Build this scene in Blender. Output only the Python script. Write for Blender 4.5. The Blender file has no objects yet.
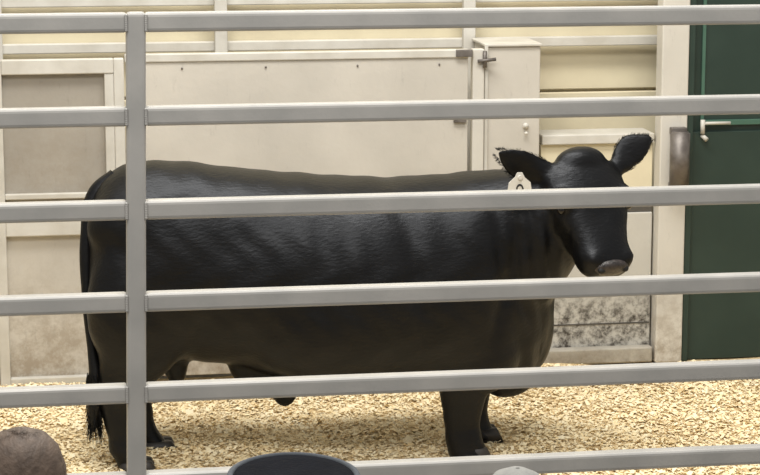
import bpy, bmesh, math, random
import numpy as np
from mathutils import Vector, Matrix
random.seed(4); np.random.seed(4)
S=bpy.context.scene
S.view_settings.view_transform='Standard'
COL=S.collection

# ---------------------------------------------------------------- materials
def mat(name, col, rough=.6, col2=None, scale=5., bump=0., bscale=40., stretch=(1,1,1), metal=0., spec=.5, ramp=(.35,.65), detail=6, bdist=.01):
    m=bpy.data.materials.new(name); m.use_nodes=True
    nt=m.node_tree; b=nt.nodes['Principled BSDF']
    b.inputs['Base Color'].default_value=(*col,1); b.inputs['Roughness'].default_value=rough
    b.inputs['Metallic'].default_value=metal; b.inputs['Specular IOR Level'].default_value=spec
    tc=nt.nodes.new('ShaderNodeTexCoord'); mp=nt.nodes.new('ShaderNodeMapping')
    mp.inputs['Scale'].default_value=stretch
    nt.links.new(tc.outputs['Object'],mp.inputs['Vector'])
    if col2 is not None:
        n=nt.nodes.new('ShaderNodeTexNoise'); n.inputs['Scale'].default_value=scale; n.inputs['Detail'].default_value=detail
        nt.links.new(mp.outputs[0],n.inputs['Vector'])
        r=nt.nodes.new('ShaderNodeValToRGB'); r.color_ramp.elements[0].position=ramp[0]; r.color_ramp.elements[1].position=ramp[1]
        r.color_ramp.elements[0].color=(*col,1); r.color_ramp.elements[1].color=(*col2,1)
        nt.links.new(n.outputs['Fac'],r.inputs['Fac']); nt.links.new(r.outputs['Color'],b.inputs['Base Color'])
    if bump:
        n=nt.nodes.new('ShaderNodeTexNoise'); n.inputs['Scale'].default_value=bscale; n.inputs['Detail'].default_value=5
        nt.links.new(mp.outputs[0],n.inputs['Vector'])
        bp=nt.nodes.new('ShaderNodeBump'); bp.inputs['Strength'].default_value=bump; bp.inputs['Distance'].default_value=bdist
        nt.links.new(n.outputs['Fac'],bp.inputs['Height']); nt.links.new(bp.outputs[0],b.inputs['Normal'])
    return m

def dirty_mat(name, base, dirt, ztop, zbot, noise_scale=9., rough=.55, thr=(.42,.6)):
    """painted surface that is grimy near the ground: real grime mixed by height and noise"""
    m=mat(name, base, rough, tuple(c*.86 for c in base), 2.2, .12, 30, stretch=(1,1,1))
    nt=m.node_tree; b=nt.nodes['Principled BSDF']
    src=b.inputs['Base Color'].links[0].from_socket
    tc=nt.nodes.new('ShaderNodeTexCoord'); sp=nt.nodes.new('ShaderNodeSeparateXYZ')
    nt.links.new(tc.outputs['Object'],sp.inputs[0])
    mr=nt.nodes.new('ShaderNodeMapRange'); mr.inputs['From Min'].default_value=ztop; mr.inputs['From Max'].default_value=zbot
    nt.links.new(sp.outputs['Z'],mr.inputs['Value'])
    n=nt.nodes.new('ShaderNodeTexNoise'); n.inputs['Scale'].default_value=noise_scale; n.inputs['Detail'].default_value=10; n.inputs['Roughness'].default_value=.75
    nt.links.new(tc.outputs['Object'],n.inputs['Vector'])
    r=nt.nodes.new('ShaderNodeMapRange'); r.inputs['From Min'].default_value=thr[0]; r.inputs['From Max'].default_value=thr[1]
    nt.links.new(n.outputs['Fac'],r.inputs['Value'])
    mu=nt.nodes.new('ShaderNodeMath'); mu.operation='MULTIPLY'
    nt.links.new(mr.outputs[0],mu.inputs[0]); nt.links.new(r.outputs[0],mu.inputs[1])
    mx=nt.nodes.new('ShaderNodeMix'); mx.data_type='RGBA'
    nt.links.new(mu.outputs[0],mx.inputs['Factor']); nt.links.new(src,mx.inputs['A'])
    mx.inputs['B'].default_value=(*dirt,1)
    # fine scuffs and rubbed marks over the whole sheet
    mp=nt.nodes.new('ShaderNodeMapping'); mp.inputs['Scale'].default_value=(1.,1.,.22)
    nt.links.new(tc.outputs['Object'],mp.inputs['Vector'])
    n2=nt.nodes.new('ShaderNodeTexNoise'); n2.inputs['Scale'].default_value=24; n2.inputs['Detail'].default_value=9; n2.inputs['Roughness'].default_value=.8
    nt.links.new(mp.outputs[0],n2.inputs['Vector'])
    r2=nt.nodes.new('ShaderNodeMapRange'); r2.inputs['From Min'].default_value=.58; r2.inputs['From Max'].default_value=.74; r2.inputs['To Max'].default_value=.45
    nt.links.new(n2.outputs['Fac'],r2.inputs['Value'])
    mx2=nt.nodes.new('ShaderNodeMix'); mx2.data_type='RGBA'
    nt.links.new(r2.outputs[0],mx2.inputs['Factor']); nt.links.new(mx.outputs['Result'],mx2.inputs['A'])
    mx2.inputs['B'].default_value=(*[c*.45 for c in base],1)
    nt.links.new(mx2.outputs['Result'],b.inputs['Base Color'])
    return m

M_rail=mat('gray_painted_steel',(.43,.42,.405),.4,(.37,.365,.355),7,.05,60,metal=.1)
M_panel=dirty_mat('white_painted_plywood',(.56,.525,.465),(.30,.25,.19),.8,.0,7)
M_panel_b=dirty_mat('tan_board',(.36,.33,.285),(.25,.21,.16),1.7,.6,5)
M_frame=mat('white_steel_frame',(.60,.58,.53),.5,(.50,.475,.42),6,.05)
M_cream=mat('cream_wall_paint',(.72,.65,.47),.6,(.64,.57,.41),3,.05)
M_right=dirty_mat('dirty_white_wall',(.54,.52,.47),(.05,.042,.034),.50,.26,15,thr=(.43,.60))
M_curb=dirty_mat('stained_curb',(.46,.43,.37),(.20,.17,.13),.2,.0,8,thr=(.35,.65))
M_post=dirty_mat('white_post',(.62,.59,.53),(.35,.30,.24),.6,.0,12)
M_green=mat('green_door_paint',(.016,.034,.026),.5,(.022,.043,.033),4,.04)
M_green2=mat('green_trim_paint',(.05,.12,.085),.45,(.07,.15,.11),4,.04)
M_galv=mat('galvanised_steel',(.20,.18,.165),.45,(.12,.105,.095),18,.05,metal=.4)
M_dark=mat('dark_gap',(.10,.09,.075),.8,(.06,.055,.05),5)
M_conc=mat('concrete',(.33,.31,.28),.85,(.25,.23,.2),4,.2,30)
M_alu=mat('aluminium_plank',(.5,.5,.5),.4,(.42,.42,.42),8,.05,metal=.7)

def add_obj(name, me, m=None, parent=None, smooth=False):
    o=bpy.data.objects.new(name,me); COL.objects.link(o)
    if m is not None: me.materials.append(m)
    if parent is not None: o.parent=parent
    if smooth:
        for p in me.polygons: p.use_smooth=True
    return o
def empty(name, loc=(0,0,0)):
    o=bpy.data.objects.new(name,None); COL.objects.link(o); o.empty_display_size=.1
    return o
def boxes(name, lst, m, parent=None, bevel=0., seg=2, lean=None):
    bm=bmesh.new()
    for (x0,x1,y0,y1,z0,z1) in lst:
        r=bmesh.ops.create_cube(bm,size=1.)
        for v in r['verts']:
            v.co=Vector(((x0+x1)/2+v.co.x*(x1-x0),(y0+y1)/2+v.co.y*(y1-y0),(z0+z1)/2+v.co.z*(z1-z0)))
    if bevel:
        bmesh.ops.bevel(bm,geom=bm.edges[:],offset=bevel,segments=seg,affect='EDGES',profile=.5)
    if lean:
        for v in bm.verts: v.co.x+=lean*(v.co.z-1.6)
    me=bpy.data.meshes.new(name); bm.to_mesh(me); bm.free()
    return add_obj(name,me,m,parent)
def cyl(bm,p0,p1,r,seg=16,r2=None):
    p0=Vector(p0);p1=Vector(p1);d=p1-p0
    q=Vector((0,0,1)).rotation_difference(d.normalized()).to_matrix().to_4x4()
    bmesh.ops.create_cone(bm,cap_ends=True,segments=seg,radius1=r,radius2=r if r2 is None else r2,depth=d.length,matrix=Matrix.Translation((p0+p1)/2)@q)
def bm_obj(name,bm,m,parent=None,smooth=True):
    me=bpy.data.meshes.new(name); bm.to_mesh(me); bm.free()
    return add_obj(name,me,m,parent,smooth)

# ---------------------------------------------------------------- room shell
def zg(x,y): # gentle drift of the bedding
    return .012*np.sin(x*2.1+y*1.3)+.010*np.sin(x*4.7-y*3.1+1)+.006*np.sin(x*9+y*7)
M_bed=mat('wood_shaving_bedding',(.76,.60,.35),.9,(.52,.38,.20),60,1.0,90,ramp=(.38,.66))
nx,ny=160,90
X=np.linspace(-7,9,nx); Y=np.linspace(7.15,11.9,ny)
vs=[(x,y,float(zg(x,y))) for y in Y for x in X]
fs=[(j*nx+i,j*nx+i+1,(j+1)*nx+i+1,(j+1)*nx+i) for j in range(ny-1) for i in range(nx-1)]
me=bpy.data.meshes.new('floor'); me.from_pydata(vs,[],fs)
add_obj('floor_bedding',me,M_bed,smooth=True)
boxes('floor',[(-8,10,-3,13,-.25,-.06)],M_conc)

# loose shavings: one mesh of curled chips
N=95000
cx=np.random.uniform(-1.2,5.2,N); cy=np.random.uniform(9.3,11.75,N)
L=np.random.gamma(2.6,.0042,N)+.007; Wd=L*np.random.uniform(.3,.8,N)
ang=np.random.uniform(0,2*np.pi,N); tilt=np.random.normal(0,.26,N); tilt2=np.random.normal(0,.22,N)
curl=np.random.uniform(-.4,.4,N)*L
cz=zg(cx,cy)+np.random.uniform(.0,.014,N)
ca,sa=np.cos(ang),np.sin(ang)
V=np.zeros((N,6,3))
for k,(a_,b_) in enumerate([(-1,-1),(-1,1),(0,1),(0,-1),(1,-1),(1,1)]):
    lx=a_*L*.5; ly=b_*Wd*.5; lz=lx*np.sin(tilt)+ly*np.sin(tilt2)+(curl*.5 if a_==0 else 0)
    V[:,k,0]=cx+lx*ca-ly*sa; V[:,k,1]=cy+lx*sa+ly*ca; V[:,k,2]=np.maximum(cz+lz,zg(cx,cy)-.01)
idx=np.arange(N)[:,None]*6
F=np.concatenate([idx+np.array([[0,3,2,1]]),idx+np.array([[3,4,5,2]])],0)
me=bpy.data.meshes.new('wood_shavings'); me.from_pydata(V.reshape(-1,3).tolist(),[],F.tolist())
at=me.attributes.new('tone','FLOAT','FACE'); t=np.random.beta(2.6,1.5,N); at.data.foreach_set('value',np.concatenate([t,t]).astype(np.float32))
m=mat('wood_shaving_chip',(.7,.55,.3),.75)
nt=m.node_tree; b=nt.nodes['Principled BSDF']; an=nt.nodes.new('ShaderNodeAttribute'); an.attribute_name='tone'
r=nt.nodes.new('ShaderNodeValToRGB'); r.color_ramp.elements[0].color=(.52,.34,.14,1); r.color_ramp.elements[1].color=(.98,.88,.64,1)
e=r.color_ramp.elements.new(.4); e.color=(.92,.75,.45,1)
nt.links.new(an.outputs['Fac'],r.inputs['Fac']); nt.links.new(r.outputs['Color'],b.inputs['Base Color'])
add_obj('wood_shavings',me,m)

# back wall: cream horizontal cladding
lst=[(-8,10,12.36,12.5,0,5)]
boards=[]
z=0.
while z<4.9:
    boards.append((-8,3.75,12.32,12.365,z+.006,z+.29)); z+=.30
boxes('wall_back',lst,M_cream)
boxes('trim_1',boards,M_cream,bevel=.006,seg=1)
boxes('wall_right_bay',[(5.05,10,11.86,12.3,0,5),(3.60,5.05,11.86,12.3,2.45,5)],M_right)

boxes('guard_rail_frame',[(-4,3.70,12.22,12.27,1.765,1.82),(-4,3.70,12.22,12.27,2.02,2.075),
      (-.27,-.20,12.17,12.22,0,3.),(.96,1.03,12.17,12.22,0,3.),(2.36,2.43,12.17,12.22,0,3.)],M_frame,bevel=.006)
WP=boxes('white_door_post',[(3.405,3.56,11.78,11.90,0,5)],M_post,bevel=.008)

# ---------------------------------------------------------------- chute panels along the back
P=empty('livestock_panel')
boxes('panel_frame',[(-.26,-.205,11.76,11.81,0,1.78),(.385,.44,11.76,11.81,0,1.78),
   (-.205,.385,11.76,11.81,1.70,1.78),(-.205,.385,11.76,11.81,.83,.92),(-.205,.385,11.76,11.81,0,.05)],M_frame,P,.006)
boxes('panel_board_upper',[(-.205,.385,11.80,11.83,.92,1.70)],M_panel_b,P)
boxes('panel_lip',[(-.205,.385,11.765,11.80,1.03,1.06),(.335,.385,11.765,11.80,1.06,1.70)],M_frame,P,.005)
boxes('panel_board_lower',[(-.205,.385,11.80,11.83,.05,.83)],M_panel,P)
P=empty('livestock_panel')
boxes('panel_frame',[(-1.55,-1.49,11.76,11.81,0,1.78),(-.325,-.27,11.76,11.81,0,1.78),
   (-1.49,-.325,11.76,11.81,1.70,1.78),(-1.49,-.325,11.76,11.81,.83,.92),(-1.49,-.325,11.76,11.81,0,.05)],M_frame,P,.006)
boxes('panel_board_upper',[(-1.49,-.325,11.80,11.83,.92,1.70)],M_panel_b,P)
boxes('panel_board_lower',[(-1.49,-.325,11.80,11.83,.05,.83)],M_panel,P)
P=empty('plywood_gate')
boxes('plywood_sheet',[(.45,2.31,11.775,11.80,.03,1.76)],M_panel,P,.004)
boxes('gate_top_rail',[(.445,2.315,11.765,11.815,1.755,1.80)],M_frame,P,.006)
boxes('gate_seam',[(.45,2.31,11.768,11.776,.905,.925)],M_frame,P,.003)
boxes('hinge_plates',[(2.24,2.33,11.75,11.77,1.76,1.80),(2.24,2.33,11.75,11.77,.95,.99),(2.23,2.30,11.755,11.775,1.40,1.43)],M_galv,P,.003)
bm=bmesh.new()
for x,z in [(.75,1.72),(1.2,1.72),(1.7,1.72),(2.15,1.72),(.75,.1),(1.7,.1),(2.15,.1),(.5,1.3),(.5,.5)]:
    bmesh.ops.create_uvsphere(bm,u_segments=8,v_segments=6,radius=.006,matrix=Matrix.Translation((x,11.772,z)))
bm_obj('bolts',bm,M_galv,P)
P=empty('chute_box')
boxes('box_side',[(2.42,2.72,11.80,12.15,.0,1.81)],M_panel,P,.006)
boxes('box_edge',[(2.405,2.425,11.785,11.80,.0,1.815),(2.405,2.725,11.785,12.16,1.81,1.825)],M_frame,P,.004)
boxes('corner_post',[(2.335,2.40,11.77,11.83,0,1.80)],M_post,P,.006)
bm=bmesh.new()
cyl(bm,(2.40,11.76,1.70),(2.40,11.76,1.79),.012); cyl(bm,(2.36,11.755,1.735),(2.46,11.755,1.745),.010)
cyl(bm,(2.40,11.76,.95),(2.40,11.76,1.05),.014)
bm_obj('latch',bm,M_galv,P)
bm=bmesh.new(); cyl(bm,(2.64,11.805,1.37),(2.64,11.785,1.37),.016)
bmesh.ops.create_uvsphere(bm,u_segments=10,v_segments=8,radius=.010,matrix=Matrix.Translation((2.64,11.78,1.33)))
bm_obj('knob',bm,M_frame,P)

P=empty('low_block_wall')
boxes('low_wall_face',[(2.75,3.395,11.87,12.1,.0,.855)],M_right,P,.006)
boxes('curb',[(2.75,3.395,11.80,11.87,.0,.09)],M_curb,P,.01)
boxes('dark_slot_strip',[(2.75,3.395,11.88,12.12,.855,.915)],M_dark,P,.004)  # solid strip in place of the slot, whose shade is put into its colour
boxes('block_course',[(2.75,3.395,11.89,12.1,.915,1.25)],M_cream,P,.006)
boxes('course_rail',[(2.75,3.395,11.86,12.1,1.25,1.305)],M_frame,P,.006)
boxes('block_joint',[(2.76,3.39,11.866,11.873,.215,.222)],M_dark,P)
bm=bmesh.new(); cyl(bm,(3.50,11.715,1.02),(3.50,11.715,1.33),.055,24)
bmesh.ops.bevel(bm,geom=[e for e in bm.edges if len(e.link_faces)==2 and any(len(f.verts)>6 for f in e.link_faces)],offset=.008,segments=2,affect='EDGES')
o=bm_obj('door_roller_bumper',bm,M_galv,WP)
boxes('roller_bracket',[(3.455,3.545,11.73,11.778,1.0,1.04),(3.455,3.545,11.73,11.778,1.31,1.35)],M_galv,WP,.004)

# green door
D=empty('door_1')
boxes('door_leaf',[(3.60,4.98,11.86,11.92,.0,2.4)],M_green,D,.004)
boxes('door_frame',[(3.565,3.60,11.80,11.90,0,2.44),(4.98,5.03,11.80,11.90,0,2.44),(3.60,4.98,11.80,11.90,2.40,2.44)],M_green,D,.004)
boxes('door_panel_trim',[(3.655,3.675,11.845,11.86,1.36,2.3),(3.68,4.98,11.84,11.86,1.345,1.375)],M_green2,D,.003)
boxes('door_lower_sheet',[(3.605,4.97,11.835,11.86,.0,1.31)],M_green,D,.003)
bm=bmesh.new(); cyl(bm,(3.66,11.82,1.36),(3.82,11.82,1.36),.009); cyl(bm,(3.66,11.82,1.30),(3.66,11.82,1.38),.013)
cyl(bm,(3.66,11.83,1.29),(3.68,11.80,1.27),.013)
bm_obj('door_latch',bm,M_frame,D)

# ---------------------------------------------------------------- foreground fence
Fz=[.26,.562,.864,1.163,1.466,1.768,2.070,2.368]
Fe=empty('steel_rail_fence')
h=.031
boxes('fence_post',[(-2.62,-2.555,6.965,7.03,0,2.6),(.257,.319,6.965,7.03,0,2.40),(3.13,3.195,6.965,7.03,0,2.6)],M_rail,Fe,.012,3,lean=.018)
segs=[(-2.557,.262),(.314,3.132)]
for i,z in enumerate(Fz):
    boxes('rail_%d'%(i+1),[(a+.018*(z-1.6),b+.018*(z-1.6),6.967,7.028,z-h,z+h) for a,b in segs],M_rail,Fe,.013,3)
bm=bmesh.new()
for z in Fz:
    for x in (.257,.319):
        for k in range(9):
            bmesh.ops.create_uvsphere(bm,u_segments=6,v_segments=4,radius=.006,matrix=Matrix.Translation((x+.018*(z-1.6),6.967,z-h+.008+k*.0058)))
bm_obj('weld_beads',bm,M_rail,Fe)

# ---------------------------------------------------------------- bull
M_coat=mat('black_coat',(.0020,.0020,.0023),.42,(.0042,.0040,.0042),14,.38,75,stretch=(.45,1,1),spec=.27,bdist=.006)
M_coat.node_tree.nodes['Principled BSDF'].inputs['Specular Tint'].default_value=(.88,.92,1,1)
M_hair=mat('black_hair',(.003,.003,.003),.5,spec=.25)
M_hoof=mat('hoof_horn',(.015,.013,.012),.5,(.03,.025,.02),20)
M_nose=mat('nose_leather',(.012,.010,.010),.35,(.045,.036,.035),45,.35,180)
M_eye=mat('eye_dark',(.006,.005,.005),.08)
M_nostril=mat('nostril_dark',(.002,.002,.002),.7)
M_tag=mat('ear_tag_plastic',(.72,.70,.64),.45,(.62,.6,.55),12)
M_ink=mat('ear_tag_ink',(.02,.02,.02),.6)

YC=10.25
def loft(bm,secs,n=32):
    """secs: (center, u, v, ru, rv_up, rv_dn, exponent)"""
    rings=[]
    for c,u,v,ru,rt,rb,ex in secs:
        ring=[]
        for k in range(n):
            a=2*math.pi*k/n; ca_,sa_=math.cos(a),math.sin(a)
            x=math.copysign(abs(ca_)**(2/ex),ca_)*ru
            y=math.copysign(abs(sa_)**(2/ex),sa_)*(rt if sa_>0 else rb)
            ring.append(bm.verts.new(Vector(c)+Vector(u)*x+Vector(v)*y))
        rings.append(ring)
    for a,b_ in zip(rings,rings[1:]):
        for k in range(n): bm.faces.new((a[k],a[(k+1)%n],b_[(k+1)%n],b_[k]))
    bm.faces.new(rings[0][::-1]); bm.faces.new(rings[-1])
def limb(bm,pts,n=20):
    loft(bm,[((x,y,z),(1,0,0),(0,1,0),rx,ry,ry,2.1) for x,y,z,rx,ry in pts],n)
def blob(bm,c,r,rot=(0,0,0)):
    from mathutils import Euler
    M=Matrix.Translation(c)@Euler(rot).to_matrix().to_4x4()@Matrix.Diagonal((*r,1))
    bmesh.ops.create_uvsphere(bm,u_segments=28,v_segments=18,radius=1,matrix=M)

bm=bmesh.new()
k=1.012
body=[(.19,1.22,.86,.10),(.225,1.32,.72,.19),(.28,1.385,.60,.26),(.36,1.435,.52,.315),(.50,1.455,.48,.355),(.68,1.44,.485,.375),(.90,1.405,.46,.395),
 (1.08,1.385,.40,.42),(1.28,1.365,.365,.44),(1.48,1.35,.345,.445),(1.68,1.345,.33,.43),(1.86,1.352,.32,.40),(2.02,1.365,.305,.365),(2.16,1.37,.30,.31),(2.27,1.35,.33,.25),(2.35,1.27,.42,.18),(2.40,1.12,.54,.10)]
secs=[]
for x,zt,zb,hw in body:
    zc=zb+(zt-zb)*.45
    secs.append(((x*k,YC,zc),(0,1,0),(0,0,1),hw,zt-zc,zc-zb,2.15))
loft(bm,secs,40)
for s in (-1,1):
    blob(bm,(.52,YC+s*.15,1.16),(.34,.17,.215),(0,.05,0))   # hip / rump
    blob(bm,(.41,YC+s*.19,.82),(.235,.165,.36),(0,.12,0))   # thigh
    blob(bm,(1.95,YC+s*.23,.86),(.24,.155,.42),(0,.12,0)) # shoulder
    blob(bm,(2.05,YC+s*.18,.55),(.20,.15,.24))  # forearm root
    blob(bm,(1.35,YC+s*.20,.72),(.50,.25,.33))   # barrel
# hind legs
limb(bm,[(.44,YC-.19,.80,.22,.13),(.44,YC-.19,.64,.215,.125),(.42,YC-.19,.53,.19,.10),(.37,YC-.18,.44,.145,.08),(.315,YC-.175,.365,.10,.062),(.305,YC-.17,.28,.070,.052),(.325,YC-.17,.17,.060,.05),(.335,YC-.17,.10,.068,.058),(.37,YC-.17,.05,.068,.06),(.40,YC-.17,-.01,.085,.07)])
limb(bm,[(.52,YC+.19,.80,.20,.13),(.52,YC+.19,.64,.19,.12),(.50,YC+.19,.52,.165,.10),(.46,YC+.18,.43,.125,.075),(.42,YC+.175,.36,.095,.06),(.425,YC+.17,.27,.065,.05),(.445,YC+.17,.16,.055,.05),(.455,YC+.17,.10,.065,.058),(.485,YC+.17,.05,.066,.06),(.515,YC+.17,-.01,.085,.07)])
# front legs
limb(bm,[(2.01,YC-.19,.62,.17,.12),(1.98,YC-.19,.45,.145,.105),(1.965,YC-.185,.33,.12,.085),(1.96,YC-.18,.24,.10,.07),(1.96,YC-.18,.15,.085,.06),(1.965,YC-.18,.09,.09,.068),(1.98,YC-.18,.04,.095,.07),(2.0,YC-.18,-.01,.105,.08)])
limb(bm,[(2.14,YC+.17,.62,.16,.12),(2.12,YC+.17,.45,.13,.10),(2.10,YC+.165,.33,.095,.085),(2.09,YC+.16,.24,.08,.07),(2.085,YC+.16,.15,.065,.058),(2.085,YC+.16,.09,.076,.066),(2.10,YC+.16,.04,.082,.07),(2.12,YC+.16,-.01,.095,.08)])
# sheath, brisket, scrotum
blob(bm,(1.02,YC-.02,.385),(.19,.07,.08),(0,.42,0)); blob(bm,(1.12,YC-.02,.295),(.055,.042,.055))
blob(bm,(2.21,YC-.02,.40),(.16,.13,.155),(0,-.5,0)); blob(bm,(2.33,YC-.02,.62),(.11,.13,.25))
blob(bm,(.60,YC+.0,.50),(.07,.08,.14))
# neck (turning toward the viewer's side)
nk=[((1.80,YC,.95),.28,.30,.40),((2.02,YC-.02,1.00),.31,.36,.46),((2.22,YC-.07,1.06),.275,.32,.43),((2.34,YC-.12,1.12),.235,.28,.37),((2.44,YC-.15,1.18),.20,.235,.28),((2.52,YC-.18,1.22),.15,.17,.20)]
secs=[]
for c,ru,rt,rb in nk:
    d=Vector((.86,-.35,.2)) if c[0]>2.2 else Vector((1,-.12,.1)); d.normalize()
    u=d.cross(Vector((0,0,1))).normalized(); v=u.cross(d).normalized()
    secs.append((c,u,v,ru,rt,rb,2.2))
loft(bm,secs,32)
# head
P0=Vector((2.510,YC-.20,1.385))
e1=Vector((.080,-.267,-.43)); HL=e1.length; e1.normalize()
e2=Vector((-.954,-.30,0)).normalized(); e2=(e2-e1*e2.dot(e1)).normalized()
e3=e2.cross(e1).normalized()
if e3.z<0: e3=-e3
def H(s,l,f): return P0+e1*(s*HL)+e2*l+e3*f
hd=[(-.12,.10,.06,.09),(-.04,.172,.085,.12),(.08,.208,.10,.16),(.22,.214,.105,.20),(.36,.205,.105,.22),(.50,.180,.096,.21),(.63,.154,.088,.175),(.76,.137,.084,.145),(.88,.140,.080,.12),(.97,.130,.070,.098),(1.05,.085,.046,.06)]
loft(bm,[(H(s,0,0),e2,e3,hw,up,dn,2.35) for s,hw,up,dn in hd],28)
def hblob(s,l,f,r):
    M=Matrix((e2,e1,e3)).transposed().to_4x4(); M=Matrix.Translation(H(s,l,f))@M@Matrix.Diagonal((*r,1))
    bmesh.ops.create_uvsphere(bm,u_segments=20,v_segments=14,radius=1,matrix=M)
hblob(-.05,0,.03,(.135,.080,.085))          # poll
for s in (-1,1):
    hblob(.33,s*.168,.062,(.040,.065,.042))  # brow ridge
    hblob(.30,s*.148,-.08,(.065,.14,.13))    # cheek / jaw
    hblob(.91,s*.080,.040,(.050,.05,.040)) # nostril flare
hblob(.93,0,-.065,(.098,.055,.052))          # chin
# ears
def ear(root,tip,up,wmax,th):
    root=Vector(root);tip=Vector(tip);d=(tip-root); Ln=d.length; d.normalize()
    v=(Vector(up)-d*d.dot(Vector(up))).normalized(); u=d.cross(v).normalized()
    prof=[(0,.040,.035),(.15,.058,.035),(.35,.92*wmax,th),(.55,wmax,th),(.75,.8*wmax,th*.9),(.9,.45*wmax,th*.8),(1,.014,.012)]
    loft(bm,[(root+d*Ln*t_-v*(.02*math.sin(math.pi*t_)),u,v,b_,a_,a_,2) for t_,a_,b_ in prof],20)
    return root,tip,v,u
earR=ear((2.37,YC-.25,1.385),(2.075,YC-.31,1.505),(0,-.25,1),.086,.018)
earL=ear((2.70,YC-.16,1.38),(2.880,YC-.13,1.53),(.3,-.25,-1),.082,.018)
bmesh.ops.recalc_face_normals(bm,faces=bm.faces[:])
me=bpy.data.meshes.new('bull_raw'); bm.to_mesh(me); bm.free()
tmp=bpy.data.objects.new('bull_tmp',me); COL.objects.link(tmp)
rm=tmp.modifiers.new('r','REMESH'); rm.mode='VOXEL'; rm.voxel_size=.011; rm.use_smooth_shade=True
sm=tmp.modifiers.new('s','SMOOTH'); sm.factor=.6; sm.iterations=9
dg=bpy.context.evaluated_depsgraph_get(); dg.update()
bme=bpy.data.meshes.new_from_object(tmp.evaluated_get(dg)); bpy.data.objects.remove(tmp)
# stronger smoothing of the trunk only (keeps ears and face crisp)
n=len(bme.vertices); co=np.zeros(n*3); bme.vertices.foreach_get('co',co); co=co.reshape(-1,3)
ne=len(bme.edges); ed=np.zeros(ne*2,dtype=np.int64); bme.edges.foreach_get('vertices',ed); ed=ed.reshape(-1,2)
deg=np.bincount(ed.ravel(),minlength=n).astype(float)[:,None]
w=(1/(1+np.exp((co[:,0]-2.15)/.05))*1/(1+np.exp(-(co[:,2]-.52)/.04)))[:,None]
for _ in range(45):
    acc=np.zeros_like(co)
    for a_ in range(3):
        acc[:,a_]=np.bincount(ed[:,0],co[ed[:,1],a_],n)+np.bincount(ed[:,1],co[ed[:,0],a_],n)
    co=co+(acc/deg-co)*.7*w
bme.vertices.foreach_set('co',co.reshape(-1)); bme.update()
no=np.zeros(n*3); bme.vertex_normals.foreach_get('vector',no); no=no.reshape(-1,3)
x,y,z=co.T
g=lambda t,s: np.exp(-(t/s)**2)
side=1/(1+np.exp((y-YC)/.05*1.0))
d=np.zeros(n)
hm=((y<YC-.34)&(x>2.42))   # keep the face smooth
d+=.009*np.sin((x+.22*(z-1)+.02*np.sin(z*9))*2*np.pi/.085)*g(x-2.27,.15)*g(z-.98,.26)*side*(~hm)
d-=.026*g(x-1.70+.12*(z-.9),.06)*g(z-.95,.30)
d-=.018*g(x-2.15-.25*(z-.9),.04)*g(z-.85,.25)*side
d-=.022*g(x-.86,.12)*g(z-1.10,.14)
d-=.024*g(x-.72-.3*(z-.7),.06)*g(z-.68,.2)
d+=.003*np.sin(x*2*np.pi/.12+z*2)*g(x-1.25,.3)*g(z-.85,.3)
d+=.003*np.sin(x*31+np.sin(z*17)*1.5)*np.sin(z*23+x*9)*(x<2.35)
# eye sockets
for s in (-1,1):
    c=H(.41,s*.193,.045); r2=((co-np.array(c))**2).sum(1); d-=.014*np.exp(-r2/.03**2)
c=H(.50,0,.10); d-=.008*np.exp(-((co-np.array(c))**2).sum(1)/.06**2)
co=co+no*d[:,None]
bme.vertices.foreach_set('co',co.reshape(-1)); bme.update()
BULL=empty('black_angus_bull')
bme.materials.clear()
add_obj('bull_body',bme,M_coat,BULL,True)
# hooves
bm=bmesh.new()
for x,y in [(.385,YC-.17),(.50,YC+.17),(1.99,YC-.18),(2.11,YC+.16)]:
    for s in (-1,1):
        loft(bm,[((x+.02,y+s*.036,-.02),(1,0,0),(0,1,0),.10,.036,.036,2.4),((x+.01,y+s*.034,.05),(1,0,0),(0,1,0),.075,.032,.032,2.2)],16)
bm_obj('hooves',bm,M_hoof,BULL)
def hloc(bm,s,l,f,r,seg=20):
    M=Matrix((e2,e1,e3)).transposed().to_4x4(); M=Matrix.Translation(H(s,l,f))@M@Matrix.Diagonal((*r,1))
    bmesh.ops.create_uvsphere(bm,u_segments=seg,v_segments=14,radius=1,matrix=M)
bm=bmesh.new()
for s in (-1,1): hloc(bm,.41,s*.185,.046,(.022,.024,.022))
bm_obj('eyes',bm,M_eye,BULL)
bm=bmesh.new(); hloc(bm,.995,0,.024,(.096,.038,.054)); bm_obj('nose_pad',bm,M_nose,BULL)
bm=bmesh.new()
for s in (-1,1): hloc(bm,1.03,s*.062,.044,(.021,.018,.013))
bm_obj('nostrils',bm,M_nostril,BULL)
# tail
cu=bpy.data.curves.new('tail','CURVE'); cu.dimensions='3D'; cu.bevel_depth=1.; cu.bevel_resolution=4
sp=cu.splines.new('BEZIER')
tp=[(.34,YC,1.37,.050),(.245,YC-.02,1.30,.045),(.198,YC-.06,1.12,.035),(.190,YC-.11,.82,.028),(.205,YC-.15,.58,.024),(.215,YC-.17,.44,.032),(.205,YC-.18,.32,.036),(.195,YC-.18,.20,.012)]
sp.bezier_points.add(len(tp)-1)
for p,(a_,b_,c_,r_) in zip(sp.bezier_points,tp):
    p.co=(a_,b_,c_); p.radius=r_; p.handle_left_type=p.handle_right_type='AUTO'
cu.materials.append(M_coat); o=bpy.data.objects.new('tail',cu); COL.objects.link(o); o.parent=BULL
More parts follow.
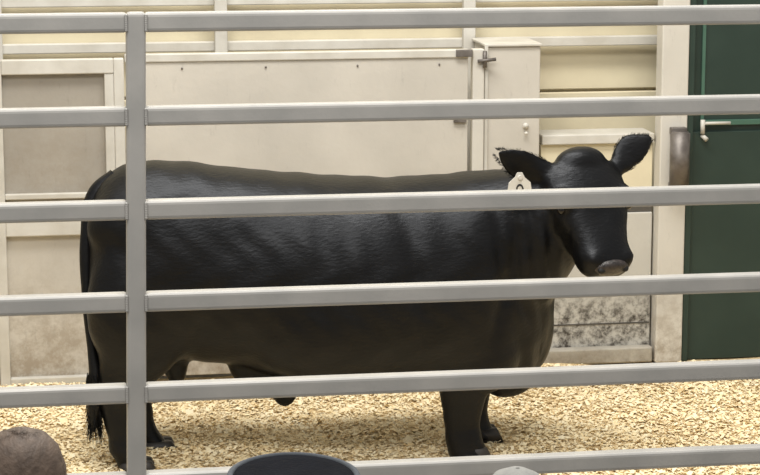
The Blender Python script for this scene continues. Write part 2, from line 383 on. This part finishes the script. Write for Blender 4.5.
# hair strands (tail switch, ear fringe)
sv=[];sf=[]
def strand(p,d,L_,w,grav=.3):
    p=Vector(p); d=Vector(d).normalized(); side=d.cross(Vector((random.uniform(-1,1),random.uniform(-1,1),random.uniform(-1,1)))).normalized()*w
    i=len(sv); q=p.copy(); dd=d.copy()
    pts=[]
    for t_ in range(4):
        pts.append(q.copy()); dd=(dd+Vector((0,0,-grav))*.3+Vector((random.gauss(0,.08),random.gauss(0,.08),random.gauss(0,.08)))).normalized(); q=q+dd*L_/3
    for t_,pp in enumerate(pts):
        wv=side*(1-t_/3.2); sv.append(pp+wv); sv.append(pp-wv)
    for t_ in range(3): sf.append((i+2*t_,i+2*t_+1,i+2*t_+3,i+2*t_+2))
for _ in range(900):
    t_=random.random(); c=Vector((.208,YC-.175,.48-.26*t_)); a=random.uniform(0,6.28); rr=.03*(1-.3*t_)
    strand(c+Vector((math.cos(a)*rr,math.sin(a)*rr,0)),(math.cos(a)*.15,math.sin(a)*.15,-1),random.uniform(.05,.12),.0022)
for (root,tip,v,u) in (earR,earL):
    dd=(tip-root)
    for _ in range(1100):
        t_=random.uniform(.1,.97); wd=.074*math.sin(math.pi*min(1,t_*.8+.15)); s=random.choice((-1,1))
        p=root+dd*t_+v*(s*wd*random.uniform(.5,1))-v*(.02*math.sin(math.pi*t_))+u*random.uniform(-.012,.012)
        strand(p,v*s*.6+dd.normalized()*random.uniform(.9,1.6)+u*random.gauss(0,.2),random.uniform(.008,.016),.0013,.1)
me=bpy.data.meshes.new('hair'); me.from_pydata([tuple(v) for v in sv],[],sf)
add_obj('hair_fringe',me,M_hair,BULL)
# ear tag
tc_=Vector((2.185,YC-.375,1.335))
bm=bmesh.new()
out=[(-.052,-.075),(.052,-.075),(.060,-.02),(.052,.028),(.024,.052),(.012,.075),(-.012,.075),(-.024,.052),(-.052,.028),(-.060,-.02)]
fr=[bm.verts.new(tc_+Vector((a*.98,-.003,b_))) for a,b_ in out]; bk=[bm.verts.new(tc_+Vector((a*.98,.003,b_))) for a,b_ in out]
bm.faces.new(fr); bm.faces.new(bk[::-1])
for i in range(len(out)): bm.faces.new((fr[i],bk[i],bk[(i+1)%len(out)],fr[(i+1)%len(out)]))
bmesh.ops.recalc_face_normals(bm,faces=bm.faces[:])
cyl(bm,tc_+Vector((0,-.012,.052)),tc_+Vector((0,.03,.052)),.010)
o=bm_obj('ear_tag',bm,M_tag,BULL,False)
bm=bmesh.new()
for i in range(14):
    a0=2*math.pi*i/14;a1=2*math.pi*(i+1)/14
    q=[bm.verts.new(tc_+Vector((math.cos(a)*r_*.7,-.0045,math.sin(a)*r_-.004))) for a,r_ in ((a0,.026),(a1,.026),(a1,.016),(a0,.016))]
    bm.faces.new(q)
bm_obj('ear_tag_number',bm,M_ink,BULL,False)

# ---------------------------------------------------------------- spectators on the bleachers
M_skin=mat('skin',(.55,.34,.25),.5,(.50,.29,.21),10,.05)
M_brown=mat('brown_hair',(.095,.065,.048),.6,(.17,.12,.09),60,.3,120,stretch=(1,.3,1))
M_navy=mat('navy_cloth',(.0045,.006,.012),.9,(.008,.010,.018),30,.2,200,spec=.15)
M_graycloth=mat('gray_cloth',(.14,.16,.19),.8,(.18,.20,.23),30,.2,200)
M_lightcap=mat('light_cap_cloth',(.40,.40,.38),.8,(.34,.34,.33),30,.2,200)
M_shirt=mat('plaid_blue_cloth',(.08,.13,.25),.8,(.12,.18,.3),20,.2,100)
M_jean=mat('denim',(.04,.06,.12),.85,(.06,.08,.15),40,.2,150)
def spectator(x,y,ztop,shirt,head_kind,sc=1.):
    root=empty('spectator')
    zs=ztop-.90
    V_=[(0,0,0.09),(0,.0,.28),(0,.0,.46),(0,.01,.60),(0,.02,.70),
        (-.19,.01,.56),(-.24,.12,.32),(-.12,.34,.22),(.19,.01,.56),(.24,.12,.32),(.12,.34,.22),
        (-.10,.05,.09),(-.12,.46,.10),(-.12,.48,-.36),(-.12,.60,-.40),(.10,.05,.09),(.12,.46,.10),(.12,.48,-.36),(.12,.60,-.40)]
    R=[.15,.15,.165,.07,.06,.075,.05,.035,.075,.05,.035,.10,.07,.05,.035,.10,.07,.05,.035]
    E=[(0,1),(1,2),(2,3),(3,4),(2,5),(5,6),(6,7),(2,8),(8,9),(9,10),(0,11),(11,12),(12,13),(13,14),(0,15),(15,16),(16,17),(17,18)]
    me=bpy.data.meshes.new('body'); me.from_pydata([(x+a,y+b_,zs+c) for a,b_,c in V_],E,[])
    o=add_obj('clothed_body',me,shirt,root)
    md=o.modifiers.new('skin','SKIN'); md.use_smooth_shade=True
    for i,r_ in enumerate(R): me.skin_vertices[0].data[i].radius=(r_,r_*.8 if i<3 else r_)
    me.skin_vertices[0].data[0].use_root=True
    ss=o.modifiers.new('sub','SUBSURF'); ss.levels=2; ss.render_levels=2
    hc=Vector((x,y+.02,ztop-.125))
    bm=bmesh.new()
    loft(bm,[((hc.x,hc.y+dy,hc.z+dz),(1,0,0),(0,1,0),rx,ry,ry,2) for dz,rx,ry,dy in [(-.2,.055,.06,-.01),(-.13,.056,.062,-.01),(-.11,.05,.075,.02),(-.08,.062,.088,.012),(-.03,.072,.096,.0),(.03,.075,.1,0),(.07,.064,.084,0),(.092,.045,.06,0),(.100,.015,.02,0)]],24)
    loft(bm,[((hc.x,hc.y+.09,hc.z+.01),(1,0,0),(0,0,1),.010,.01,.01,2),((hc.x,hc.y+.112,hc.z-.03),(1,0,0),(0,0,1),.016,.014,.012,2),((hc.x,hc.y+.085,hc.z-.045),(1,0,0),(0,0,1),.014,.01,.01,2)],10)
    for s in (-1,1): bmesh.ops.create_uvsphere(bm,u_segments=12,v_segments=8,radius=1,matrix=Matrix.Translation((hc.x+s*.078,hc.y-.01,hc.z-.015))@Matrix.Diagonal((.010,.02,.032,1)))
    o=bm_obj('head',bm,M_skin,root)
    bm=bmesh.new()
    for s in (-1,1): bmesh.ops.create_uvsphere(bm,u_segments=10,v_segments=8,radius=.011,matrix=Matrix.Translation((hc.x+s*.03,hc.y+.088,hc.z+.005)))
    bm_obj('face_eyes',bm,M_eye,root)
    bm=bmesh.new(); bmesh.ops.create_uvsphere(bm,u_segments=14,v_segments=8,radius=1,matrix=Matrix.Translation((hc.x,hc.y+.085,hc.z-.068))@Matrix.Diagonal((.022,.01,.006,1)))
    bm_obj('mouth',bm,M_nose,root)
    for s in (-1,1):
        hb=Vector((x+s*.12,y+.35,zs+.215)); bm=bmesh.new()
        loft(bm,[(hb+Vector((0,0,.005)),(1,0,0),(0,0,1),.028,.02,.02,2),(hb+Vector((0,.05,0)),(1,0,0),(0,0,1),.042,.016,.016,2.4),(hb+Vector((0,.095,-.005)),(1,0,0),(0,0,1),.040,.013,.013,2.4)],14)
        for j,Lf in enumerate((.062,.072,.068,.052)):
            fx=-.03+j*.02; p=hb+Vector((fx*s,.09,-.005)); q=p+Vector((fx*s*.15,Lf*.55,-.008)); w=q+Vector((0,Lf*.45,-.022))
            cyl(bm,p,q,.0085,10,.008); cyl(bm,q,w,.008,10,.0065)
        cyl(bm,hb+Vector((-s*.035,.025,-.002)),hb+Vector((-s*.062,.065,-.012)),.010,10,.008)
        bm_obj('hand',bm,M_skin,root)
    if head_kind=='hair':
        bm=bmesh.new()
        loft(bm,[((hc.x,hc.y-.01+dy,hc.z+dz),(1,0,0),(0,1,0),rx,ry,ry*1.05,2) for dz,rx,ry,dy in [(-.09,.058,.05,-.05),(-.05,.076,.075,-.035),(0,.086,.09,-.018),(.05,.085,.098,-.006),(.085,.073,.088,0),(.108,.052,.064,0),(.119,.026,.032,0),(.122,.006,.008,0)]],28)
        o=bm_obj('hair',bm,M_brown,root)
        vv=[];ff=[]
        for _ in range(9000):
            th=random.uniform(0,6.283); ph=random.uniform(0,1.9)
            nrm=Vector((math.sin(ph)*math.cos(th),math.sin(ph)*math.sin(th),math.cos(ph)))
            if nrm.y>.55 and nrm.z<.5: continue
            p=Vector((hc.x+nrm.x*.083,hc.y-.015+nrm.y*.098,hc.z+.02+nrm.z*.098))
            fl=Vector((.25*math.sin(th*3),-.5,-.8))+Vector((random.gauss(0,.12),random.gauss(0,.12),0))
            tdir=(fl-nrm*fl.dot(nrm)); tdir=(tdir.normalized()+nrm*.12).normalized()
            sd=tdir.cross(nrm).normalized()*.0009; i=len(vv)
            L_=random.uniform(.015,.03)
            vv+= [p+sd,p-sd,p+tdir*L_]; ff.append((i,i+1,i+2))
        me=bpy.data.meshes.new('s'); me.from_pydata([tuple(q) for q in vv],[],ff); add_obj('hair_strands',me,M_brown,root)
    else:
        crown,band=(M_navy,M_graycloth) if head_kind=='navy' else (M_lightcap,M_lightcap)
        bm=bmesh.new()
        if head_kind=='navy':
            prof=[(-.03,.084,.1),(.05,.086,.104),(.108,.080,.098),(.1125,.074,.092),(.112,.06,.075),(.111,.03,.04),(.110,.005,.005)]
        else:
            prof=[(-.01,.080,.100),(.04,.080,.1),(.08,.068,.088),(.108,.046,.06),(.122,.018,.022),(.124,.004,.004)]
        loft(bm,[((hc.x,hc.y,hc.z+dz),(1,0,0),(0,1,0),rx,ry,ry,2) for dz,rx,ry in prof],36)
        n_=14; top=[]
        for i in range(n_+1):
            a=math.pi*i/n_; top.append((math.cos(a)*.083,math.sin(a)))
        for zoff in (0,-.004):
            inn=[bm.verts.new((hc.x+a,hc.y+.06+b_*.03,hc.z+.0+zoff)) for a,b_ in top]
            outv=[bm.verts.new((hc.x+a,hc.y+.06+b_*.12,hc.z-.012+zoff-abs(a)*.15)) for a,b_ in top]
            for i in range(n_): bm.faces.new((inn[i],inn[i+1],outv[i+1],outv[i]))
        bm_obj('cap',bm,crown,root)
        if head_kind=='navy':
            bm=bmesh.new()
            R1=[];nseg=48
            for i in range(nseg):
                a=2*math.pi*i/nseg; ring=[]
                for j in range(8):
                    c_=2*math.pi*j/8; rr=.0042*math.cos(c_); ring.append(bm.verts.new((hc.x+math.cos(a)*(.079+rr),hc.y+math.sin(a)*(.097+rr),hc.z+.111+.004*math.sin(c_))))
                R1.append(ring)
            for i in range(nseg):
                for j in range(8): bm.faces.new((R1[i][j],R1[(i+1)%nseg][j],R1[(i+1)%nseg][(j+1)%8],R1[i][(j+1)%8]))
            bm_obj('cap_piping',bm,band,root)
        else:
            bm=bmesh.new(); bmesh.ops.create_uvsphere(bm,u_segments=10,v_segments=6,radius=.005,matrix=Matrix.Translation((hc.x,hc.y,hc.z+.122))); bm_obj('cap_button',bm,crown,root)
    return root
spectator(-.057,4.1,1.84,M_shirt,'hair')
spectator(.297,2.6,2.180,M_jean,'navy')
spectator(.914,4.1,1.715,M_graycloth,'light')
B=empty('bleachers')
boxes('seat_planks',[(-3,4,3.9,4.22,.80,.86),(-3,4,2.4,2.72,1.225,1.285)],M_alu,B,.006)
boxes('foot_planks',[(-3,4,4.40,4.80,.44,.50),(-3,4,2.9,3.3,.78,.84)],M_alu,B,.006)
boxes('frame_legs',[(xx,xx+.05,yy,yy+.05,-.06,zz) for xx in (-2.5,.4,3.3) for yy,zz in ((3.95,.80),(4.15,.80),(4.45,.44),(4.7,.44),(2.45,1.225),(2.65,1.225),(2.95,.78),(3.2,.78))],M_alu,B)

# ---------------------------------------------------------------- light
W=bpy.data.worlds.new('World'); S.world=W; W.use_nodes=True
W.node_tree.nodes['Background'].inputs['Color'].default_value=(1,.97,.91,1)
W.node_tree.nodes['Background'].inputs['Strength'].default_value=.48
def area(name,loc,target,sx,sy,e,col=(1,.97,.91)):
    l=bpy.data.lights.new(name,'AREA'); l.shape='RECTANGLE'; l.size=sx; l.size_y=sy; l.energy=e; l.color=col
    o=bpy.data.objects.new(name,l); COL.objects.link(o); o.location=loc
    o.rotation_euler=(Vector(target)-Vector(loc)).to_track_quat('-Z','Y').to_euler(); return o
area('arena_lamp',(1.5,9.4,6.2),(1.8,10.4,0),5,1.2,400)
area('arena_lamp',(0.0,5.0,6.5),(1.5,11,0),5,1.5,310)

# ---------------------------------------------------------------- camera
cam=bpy.data.cameras.new('camera'); co_=bpy.data.objects.new('camera',cam); COL.objects.link(co_)
cam.sensor_width=36; cam.lens=2200/760*36; cam.clip_end=100
co_.location=(0,0,2.95); co_.rotation_euler=(math.radians(90-10.37),0,math.radians(-8.8))
S.camera=co_
